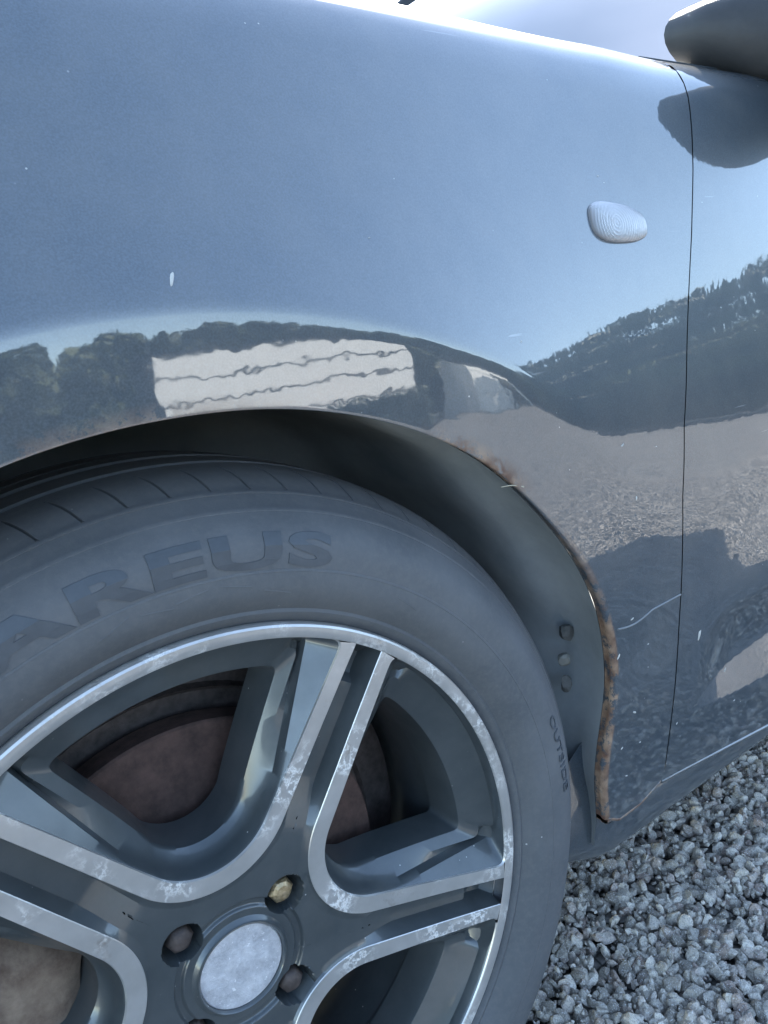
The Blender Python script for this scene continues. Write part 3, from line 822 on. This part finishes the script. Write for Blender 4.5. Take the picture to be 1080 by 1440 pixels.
# ------------------------------------------------------------ wheel house liners
def liner(cx, rmax, name='wheel_arch_liner'):
    rows = []
    for t in np.linspace(R(-22), R(202), 90):
        row = []
        ra = rmax+.012
        wob = .004*math.sin(9*t)+.003*math.sin(23*t+1)
        for y, dr in ((.004, -.003), (.010, .010), (.030, .018), (.06, .016), (.065, .010), (.12, .012), (.18, .010), (.26, .005), (.33, .0), (.34, -.05), (.34, -.2), (.34, -.37)):
            rr_ = max(ra+dr+wob*(y > .02), 0.0)
            row.append((cx+rr_*math.cos(t), y, rr_*math.sin(t)))
        rows.append(row)
    return sweep(name, rows, M_plastic)
def liner2():
    rows = []
    for t in np.linspace(R(-14), R(202), 110):
        ra = float(arch_r(t)); wob = .003*math.sin(9*t)+.002*math.sin(23*t+1); y0 = float(body_y(ra*math.cos(t), ra*math.sin(t)))
        row = []
        for y, dr in ((y0+.012, -.0005), (y0+.020, .004), (.020, .012), (.05, .012), (.055, .006), (.12, .010), (.18, .010), (.26, .005), (.33, .0), (.34, -.05), (.34, -.2), (.34, -.33)):
            rr_ = ra+dr+wob*(y > .04); row.append((rr_*math.cos(t), y, rr_*math.sin(t)))
        rows.append(row)
    return sweep('wheel_arch_liner', rows, M_plastic)
ln = liner2()
liner(2.56, .35)
# plastic clip and a lump of mud on the liner, behind the tyre
def blob(name, c, s, mat, parent, seed, sub=2, loc=True):
    bm = bmesh.new(); bmesh.ops.create_icosphere(bm, subdivisions=sub, radius=1)
    rs = np.random.default_rng(seed); dirs = rs.normal(size=(9, 3)); dirs /= np.linalg.norm(dirs, axis=1)[:, None]; cut = rs.uniform(.55, .95, 9)
    for v in bm.verts:
        p = np.array(v.co); 
        for d, k in zip(dirs, cut):
            h = p@d
            if h > k: p = p-d*(h-k)*.9
        v.co = p*np.array(s)
    V = np.array([v.co[:] for v in bm.verts])+np.array(c); Fc = [[v.index for v in fc.verts] for fc in bm.faces]; bm.free()
    return mesh_obj(name, P(V) if loc else V, Fc, mat, parent, smooth=False)
M_mud = simple('dried_mud', (.10, .10, .095), .9, .3, 60, .5, 200)
blob('liner_clip', (.330, .030, .085), (.006, .006, .0075), simple('pale_clip', (.20, .20, .18), .6), ln, 3)
blob('mud_lump', (.340, .036, .105), (.008, .007, .009), M_mud, ln, 4)
blob('mud_lump', (.334, .032, .060), (.006, .005, .009), M_mud, ln, 5)

zj = lambda x: .1275+.0005*(x-.335)/.095-.004*math.sin(math.pi*min(1, (x-.334)/.05))*(x < .384)
tube('panel_joint', [(x, float(body_y(x, zj(x)))-.0002, zj(x)) for x in np.linspace(.336, .4265, 30)], .0008, simple('joint_filler', (.17, .18, .19), .6), car)
# fine raised hems along the bottom of fender and door
pts = [(x, float(body_y(x, bottom_z(x)))+.001, float(bottom_z(x))) for x in np.linspace(.329, .404, 24)]
hem = tube('fender_hem', pts, .0016, M_paint)
a = hem.data.attributes.new('edge', 'FLOAT', 'POINT'); a.data.foreach_set('value', np.full(len(hem.data.vertices), .9, np.float32))
pts = [(x, float(base(-.055))+.001, -.047-.024*min(1, (x-.404)/.2)-.002*(x-.404)) for x in np.linspace(.406, 1.45, 60)]
hem = tube('door_hem', pts, .0022, M_paint); zeroedge(hem)
# dried flecks of dirt and droppings stuck to the paint
M_fleck = simple('dried_fleck', (.45, .45, .42), .8, .2, 200)
FL = [(.0095, .4145, .0035, 1.1), (.3395, .1010, .0030, .9), (.3560, .1290, .0022, .3), (.3800, .0980, .0014, .0), (.4560, .0800, .0050, 1.2), (.3630, .2280, .0024, 1.5), (.3500, .2720, .0020, .4), (.3970, .2620, .0013, 0), (.3620, .0420, .0030, -.5), (.3450, .0150, .0017, .5), (.3700, .0100, .0012, 0), (.3520, -.0150, .0016, -.3), (.4240, .0050, .0015, .8), (.5000, .0300, .0022, 1.0), (.5200, -.0100, .0016, .2), (.2500, .3600, .0013, .9), (.3900, .4700, .0013, .2), (.1400, .4300, .0010, .2)]
for i, (x, z, sz, ang_) in enumerate(FL):
    rs = np.random.default_rng(i); n_ = 12; ring = []; top = []
    yb_ = float(body_y(x, z))
    for k in range(n_):
        q = 2*np.pi*k/n_; rr_ = sz*(1+rs.normal()*.18); dx_, dz_ = rr_*math.cos(q), rr_*.32*math.sin(q)
        ring.append((x+dx_*math.cos(ang_)-dz_*math.sin(ang_), z+dx_*math.sin(ang_)+dz_*math.cos(ang_)))
    V = [(a, float(body_y(a, b))+.0001, b) for a, b in ring]+[(x+(a-x)*.7, float(body_y(x+(a-x)*.7, z+(b-z)*.7))-.00035, z+(b-z)*.7) for a, b in ring]+[(x, yb_-.0005, z)]
    Fc = [(k, (k+1) % n_, n_+(k+1) % n_, n_+k) for k in range(n_)]+[(n_+k, n_+(k+1) % n_, 2*n_) for k in range(n_)]
    mesh_obj('dirt_fleck', P(V), Fc, M_fleck, car)
# a sliver of straw caught on the arch edge
p0 = np.array([.232, float(body_y(.232, .272))-.0005, .266]); p1 = p0+np.array([-.018, .003, .003])
st_ = tube('straw', [p0+(p1-p0)*k+np.array([0, 0, .0012*math.sin(3*k)]) for k in np.linspace(0, 1, 8)], np.linspace(.0006, .0003, 8), simple('dry_straw', (.40, .36, .27), .7), None, 6, False)
tag(st_, 'thin pale sliver of dry straw caught on the wheel arch edge', 'straw')

# ------------------------------------------------------------ ground
def gravel_ground():
    m = Mat('gravel_ground'); m.set(Roughness=.85)
    co = m.coord()
    v1 = m.n('ShaderNodeTexVoronoi', in_Scale=62.); m.l(co, v1.inputs['Vector'])
    v2 = m.n('ShaderNodeTexVoronoi', in_Scale=62., feature='DISTANCE_TO_EDGE'); m.l(co, v2.inputs['Vector'])
    tone = m.n('ShaderNodeSeparateColor'); m.l(v1.outputs['Color'], tone.inputs[0])
    col = m.mix(tone.outputs[0], (.11, .105, .095), (.60, .57, .53))
    col = m.mix(m.ramp(m.noise(300, 4, .6), [(.4, 0.), (.6, .5)]), col, (.10, .10, .10))
    col = m.mix(m.ramp(m.noise(.7, 4, .6), [(.45, 0.), (.7, .35)]), col, (.34, .30, .26))
    gap = m.ramp(v2.outputs['Distance'], [(0, 1.), (.12, 0.)])
    col = m.mix(gap, col, (.035, .033, .03)); m.to(col, 'Base Color')
    hb = m.math('SUBTRACT', 1.0, v1.outputs['Distance']); m.bump(hb, 1.0, .022); return m.m
M_ground = gravel_ground()
n = 81; ax = np.sign(np.linspace(-1, 1, n))*np.abs(np.linspace(-1, 1, n))**3*250
V = [(x, y, GZ-.006+(-.002 if abs(x) < 3 and abs(y) < 3 else 0)+.02*math.sin(x*.35)*math.cos(y*.3)*(1 if math.hypot(x, y) > 5 else 0)) for x in ax for y in ax]
g = mesh_obj('ground', V, grid_faces(n, n), M_ground); g['kind'] = 'structure'

# loose stones: real geometry around the wheel and along the car
def stone_variants(k):
    out = []
    for s in range(k):
        bm = bmesh.new(); bmesh.ops.create_icosphere(bm, subdivisions=2 if s < 6 else 1, radius=1)
        rs = np.random.default_rng(100+s); dirs = rs.normal(size=(13, 3)); dirs /= np.linalg.norm(dirs, axis=1)[:, None]; cut = rs.uniform(.42, .80, 13)
        for v in bm.verts:
            p = np.array(v.co)
            for d, c in zip(dirs, cut):
                h = p@d
                if h > c: p = p-d*(h-c)
            v.co = p*(1+rs.normal()*.02)
        V = np.array([v.co[:] for v in bm.verts]); Fc = np.array([[v.index for v in fc.verts] for fc in bm.faces]); bm.free(); out.append((V, Fc))
    return out
def stones_mat():
    m = Mat('granite_stone'); m.set(Roughness=.8)
    at = m.n('ShaderNodeAttribute', attribute_name='tone')
    sep = m.n('ShaderNodeSeparateXYZ'); m.l(at.outputs['Vector'], sep.inputs[0])
    base_ = m.mix(sep.outputs[0], (.22, .20, .17), (.74, .68, .59))
    base_ = m.mix(m.ramp(sep.outputs[1], [(.72, 0.), (.95, .7)]), base_, (.36, .27, .23))
    g_ = m.ramp(m.noise(520, 3, .7), [(.42, 0.), (.50, 1.)])
    col = m.mix(g_, m.mix(.45, base_, (.08, .08, .085)), base_)
    wsp = m.ramp(m.noise(700, 2, .5), [(.60, 0.), (.66, 1.)]); col = m.mix(wsp, col, (.62, .61, .60))
    m.to(col, 'Base Color'); m.bump(m.noise(380, 4, .7), .5, .0012); return m.m
M_stone = stones_mat()
def scatter(name, boxes, hi):
    var = stone_variants(12); VV = []; FF = []; TT_ = []; off = 0
    for (x0, x1, y0, y1, dens, smin, smax, lay, fine) in boxes:
        cnt = int((x1-x0)*(y1-y0)*dens)
        xs = rng.uniform(x0, x1, cnt); ys = rng.uniform(y0, y1, cnt)
        for i in range(cnt):
            vi = int(rng.integers(0, 6)) if fine else int(rng.integers(6, 12)); Vb, Fb = var[vi]
            s = smin+(smax-smin)*rng.beta(1.6, 3.2); sc = s*rng.uniform(.65, 1.35, 3)*.62
            q = rng.normal(size=4); q /= np.linalg.norm(q); a, b, c, d = q
            Rm = np.array([[1-2*(c*c+d*d), 2*(b*c-a*d), 2*(b*d+a*c)], [2*(b*c+a*d), 1-2*(b*b+d*d), 2*(c*d-a*b)], [2*(b*d-a*c), 2*(c*d+a*b), 1-2*(b*b+c*c)]])
            zc = GZ-.006+lay*rng.random()+s*.12
            VV.append((Vb*sc)@Rm.T+np.array([xs[i], ys[i], zc])); FF.append(Fb+off); off += len(Vb)
            TT_.append(np.tile([rng.random()**1.2, rng.random(), rng.random()], (len(Vb), 1)))
    VV = np.concatenate(VV); FF = np.concatenate(FF); TT_ = np.concatenate(TT_)
    me = bpy.data.meshes.new(name); me.vertices.add(len(VV)); me.vertices.foreach_set('co', VV.astype(np.float32).ravel())
    me.loops.add(FF.size); me.loops.foreach_set('vertex_index', FF.astype(np.int32).ravel())
    me.polygons.add(len(FF)); me.polygons.foreach_set('loop_start', np.arange(0, FF.size, 3, dtype=np.int32))
    me.update(calc_edges=True); me.validate()
    me.polygons.foreach_set('use_smooth', np.full(len(FF), False))
    at = me.attributes.new('tone', 'FLOAT_VECTOR', 'POINT'); at.data.foreach_set('vector', TT_.astype(np.float32).ravel())
    me.materials.append(M_stone); o = bpy.data.objects.new(name, me); COL.objects.link(o)
    o['kind'] = 'stuff'; tag(o, 'grey and pinkish crushed granite gravel beside the car', 'gravel'); return o
scatter('gravel', [(.22, .95, -.20, .35, 15500, .009, .0205, .009, True), (.22, .95, -.20, .35, 17000, .004, .009, .012, False), (.95, 1.6, -.3, .5, 7000, .007, .018, .008, False), (-.5, .95, -.7, -.20, 5500, .007, .018, .008, False), (-.5, .22, -.2, .5, 4500, .007, .018, .008, False)], True)

# ------------------------------------------------------------ surroundings seen in the paint
def leafmat(name, a, b):
    m = Mat(name); m.set(Roughness=.6); at = m.n('ShaderNodeAttribute', attribute_name='tone'); m.to(m.mix(at.outputs['Fac'], a, b), 'Base Color'); return m.m
M_leaf = leafmat('tree_leaves', (.028, .044, .018), (.12, .14, .065)); M_leaf2 = leafmat('dark_tree_leaves', (.018, .030, .016), (.05, .068, .035))
M_bark = simple('bark', (.10, .075, .055), .9, .3, 8, .5, 30)
def tree_meshes(seed, H, Wd, mat):
    rs = np.random.default_rng(seed)
    nl = 21000; cl = rs.normal(size=(46, 3))*np.array([.32*Wd, .32*Wd, .25*H])+np.array([0, 0, .48*H])
    rad = rs.uniform(.10, .20, 46)*Wd; k = rs.integers(0, 46, nl); d = rs.normal(size=(nl, 3)); d /= np.linalg.norm(d, axis=1)[:, None]
    c = cl[k]+d*rad[k][:, None]*rs.uniform(.6, 1.05, nl)[:, None]; c[:, 2] = np.where(c[:, 2] < .03*H, .03*H+rs.random(nl)*.5*H, c[:, 2]); c[:, 2] = np.where(c[:, 2] > .92*H, .92*H*rs.random(nl)**.5, c[:, 2])
    sz = rs.uniform(.09, .19, nl)*(H/5)**.5; a = rs.normal(size=(nl, 3)); a /= np.linalg.norm(a, axis=1)[:, None]; b = np.cross(a, rs.normal(size=(nl, 3))); b /= np.linalg.norm(b, axis=1)[:, None]
    V = np.stack([c+a*sz[:, None], c+b*sz[:, None]*.6, c-a*sz[:, None], c-b*sz[:, None]*.6], 1).reshape(-1, 3)
    me = bpy.data.meshes.new('crown'); me.vertices.add(len(V)); me.vertices.foreach_set('co', V.astype(np.float32).ravel())
    me.loops.add(4*nl); me.loops.foreach_set('vertex_index', np.arange(4*nl, dtype=np.int32)); me.polygons.add(nl); me.polygons.foreach_set('loop_start', np.arange(0, 4*nl, 4, dtype=np.int32))
    me.update(calc_edges=True); me.materials.append(mat)
    at = me.attributes.new('tone', 'FLOAT', 'POINT'); at.data.foreach_set('value', np.repeat(rs.random(46)[k]*.6+rs.random(nl)*.4, 4).astype(np.float32))
    # trunk and limbs
    TV = []; TF = []
    def limb(p0, p1, r0, r1):
        off = len(TV); p0 = np.array(p0); p1 = np.array(p1); dd = (p1-p0)/np.linalg.norm(p1-p0); aa = np.cross(dd, (.3, .9, .1)); aa /= np.linalg.norm(aa); bb = np.cross(dd, aa)
        for i in range(5):
            kk = i/4; pp = p0+(p1-p0)*kk+rs.normal(size=3)*.02*H/5
            for j in range(8):
                q = 2*np.pi*j/8; TV.append(pp+(r0+(r1-r0)*kk)*(aa*math.cos(q)+bb*math.sin(q)))
        for i in range(4):
            for j in range(8): TF.append((off+i*8+j, off+i*8+(j+1) % 8, off+(i+1)*8+(j+1) % 8, off+(i+1)*8+j))
    limb((0, 0, -.1), (0, 0, .55*H), .035*H, .018*H)
    for i in range(6):
        z = H*rs.uniform(.25, .5); e = cl[i]; limb((0, 0, z), e, .014*H, .005*H)
    mt = bpy.data.meshes.new('trunk'); mt.from_pydata([tuple(v) for v in TV], [], TF); mt.materials.append(M_bark); mt.polygons.foreach_set('use_smooth', [True]*len(TF)); mt.update()
    return me, mt
kinds = [tree_meshes(1, 5., 4.2, M_leaf), tree_meshes(2, 5., 4.6, M_leaf2), tree_meshes(3, 5., 3.6, M_leaf)]
TREE_LABELS = ['broad green tree in the row across the gravel yard', 'dark dense tree in the row across the gravel yard', 'slender green tree in the row across the gravel yard']
def plant_tree(x, y, s, k):
    t = thing('tree', TREE_LABELS[k], 'tree', (x, y, GZ), 'trees across the yard behind the photographer')
    t.rotation_euler.z = rng.uniform(0, 6.28); t.scale = (s, s, s)
    link(bpy.data.objects.new('crown', kinds[k][0]), t); link(bpy.data.objects.new('trunk', kinds[k][1]), t)
TREES = []
for i in range(34):
    a_ = R(-50+i*4.2)            # azimuth from -Y towards +X
    d_ = 26+rng.uniform(-1.5, 2.5)
    TREES.append((d_*math.sin(a_), -d_*math.cos(a_), rng.uniform(.80, 1.0)*(1.18 if a_ > R(64) else 1.12 if a_ < R(24) else 1.), int(rng.integers(0, 3))))
for t in TREES: plant_tree(*t)

# white single-storey house with horizontal boards, mirrored in the arch
M_white = simple('white_board_paint', (.82, .82, .79), .6, .05, 3, .1, 40)
M_roof = simple('grey_roof', (.05, .05, .052), 1., .2, 6, spec=0.)
M_win = simple('house_window_glass', (.03, .035, .04), .08, .1, 3)
def box_mesh(name, c, s, mat, parent):
    c = np.array(c); s = np.array(s)/2
    V = [c+s*np.array([a, b, d]) for a in (-1, 1) for b in (-1, 1) for d in (-1, 1)]
    return mesh_obj(name, V, [(0, 1, 3, 2), (4, 6, 7, 5), (0, 4, 5, 1), (2, 3, 7, 6), (0, 2, 6, 4), (1, 5, 7, 3)], mat, parent, smooth=False)
house = thing('house', 'low white boarded house with a grey roof across the gravel yard', 'house', (9.9, -15.3, GZ))
house.rotation_euler.z = R(12)
HW, HD, HH = 7.2, 4.0, 2.6
box_mesh('wall', (0, -HD/2, HH/2), (HW, HD, HH), simple('shadow_gap_grey', (.07, .07, .065), .9), house)
bd = None
for k in range(5):
    b_ = bpy.data.objects.new('board', bd) if bd else box_mesh('board', (0, 0, 0), (HW+.04, .05, .44), M_white, house)
    if bd: link(b_, house)
    bd = b_.data; b_.location = (0, .026+.006*(k % 2), .25+k*.50)
V = [(-HW/2-.1, .09, HH+.02), (HW/2+.1, .09, HH+.02), (HW/2+.3, -HD-.4, HH), (-HW/2-.3, -HD-.4, HH), (-HW/2-.3, -HD/2, HH+.15), (HW/2+.3, -HD/2, HH+.15)]
mesh_obj('roof', V, [(0, 1, 5, 4), (2, 3, 4, 5), (0, 4, 3), (1, 2, 5), (0, 3, 2, 1)], M_roof, house, smooth=False)

# low white shed beside the house and a clipped hedge in front of it
shed = thing('shed', 'small white shed with a sloping felt roof standing right of the long house', 'shed', (15.6, -12.8, GZ)); shed.rotation_euler.z = R(8)
box_mesh('wall', (0, -.9, .8), (2.2, 1.8, 1.6), M_white, shed)
bs = None
for k in range(4):
    b_ = bpy.data.objects.new('board', bs) if bs else box_mesh('board', (0, 0, 0), (2.24, .04, .33), M_white, shed)
    if bs: link(b_, shed)
    bs = b_.data; b_.location = (0, .02+.005*(k % 2), .20+k*.40)
box_mesh('door', (.5, .045, .72), (.75, .05, 1.35), simple('dark_shed_door', (.05, .055, .05), .6), shed)
mesh_obj('roof', [(-1.3, .1, 1.62), (1.3, .1, 1.62), (1.3, -2.0, 1.85), (-1.3, -2.0, 1.85), (-1.3, .1, 1.70), (1.3, .1, 1.70), (1.3, -2.0, 1.93), (-1.3, -2.0, 1.93)], [(0, 3, 2, 1), (4, 5, 6, 7), (0, 1, 5, 4), (2, 3, 7, 6), (0, 4, 7, 3), (1, 2, 6, 5)], M_roof, shed, smooth=False)
def hedge(x, y, rz, L, H, label):
    rs = np.random.default_rng(int(x*10)); nl = 5000
    c = np.stack([rs.uniform(-L/2, L/2, nl), rs.uniform(-.35, .35, nl), rs.uniform(0, 1, nl)**.7*H*(1+.06*np.sin(rs.uniform(0, 9, nl)))], 1)
    a = rs.normal(size=(nl, 3)); a /= np.linalg.norm(a, axis=1)[:, None]; b = np.cross(a, rs.normal(size=(nl, 3))); b /= np.linalg.norm(b, axis=1)[:, None]; z = .07
    V = np.stack([c+a*z, c+b*z*.6, c-a*z, c-b*z*.6], 1).reshape(-1, 3)
    o = mesh_obj('hedge', V, np.arange(4*nl).reshape(-1, 4), M_leaf2, None, smooth=False)
    at = o.data.attributes.new('tone', 'FLOAT', 'POINT'); at.data.foreach_set('value', np.repeat(rs.random(nl), 4).astype(np.float32))
    o.location = (x, y, GZ); o.rotation_euler.z = rz; tag(o, label, 'hedge')
hedge(10.6, -12.9, R(40), 2.6, .85, 'low dark hedge in front of the white house')

# terracotta tubs standing along the foot of the white house
M_terra = simple('terracotta', (.42, .17, .10), .8, .2, 10)
for i, (k_, sc_, lb) in enumerate(((-.2, 1., 'wide terracotta tub at the foot of the white house, leftmost of three'), (.9, .8, 'small terracotta tub between two others by the white house'), (1.6, 1.15, 'tall terracotta tub nearest the hedge by the white house'))):
    c = Vector((9.4, -15.3, GZ))+Matrix.Rotation(R(12), 3, 'Z') @ Vector((k_, .8, 0))
    prof = [(.0, .03), (.20, .03), (.30, .42), (.33, .42), (.33, .50), (.29, .50), (.27, .44), (.0, .44)]
    V = [(rr_*math.cos(q), rr_*math.sin(q), z) for q in np.linspace(0, 2*np.pi, 24, endpoint=False) for rr_, z in prof]
    o = mesh_obj('flower_tub', V, grid_faces(24, len(prof), wrap_u=True), M_terra, None); o.location = c; o.scale = (sc_,)*3; tag(o, lb, 'tub', 'terracotta tubs by the house')
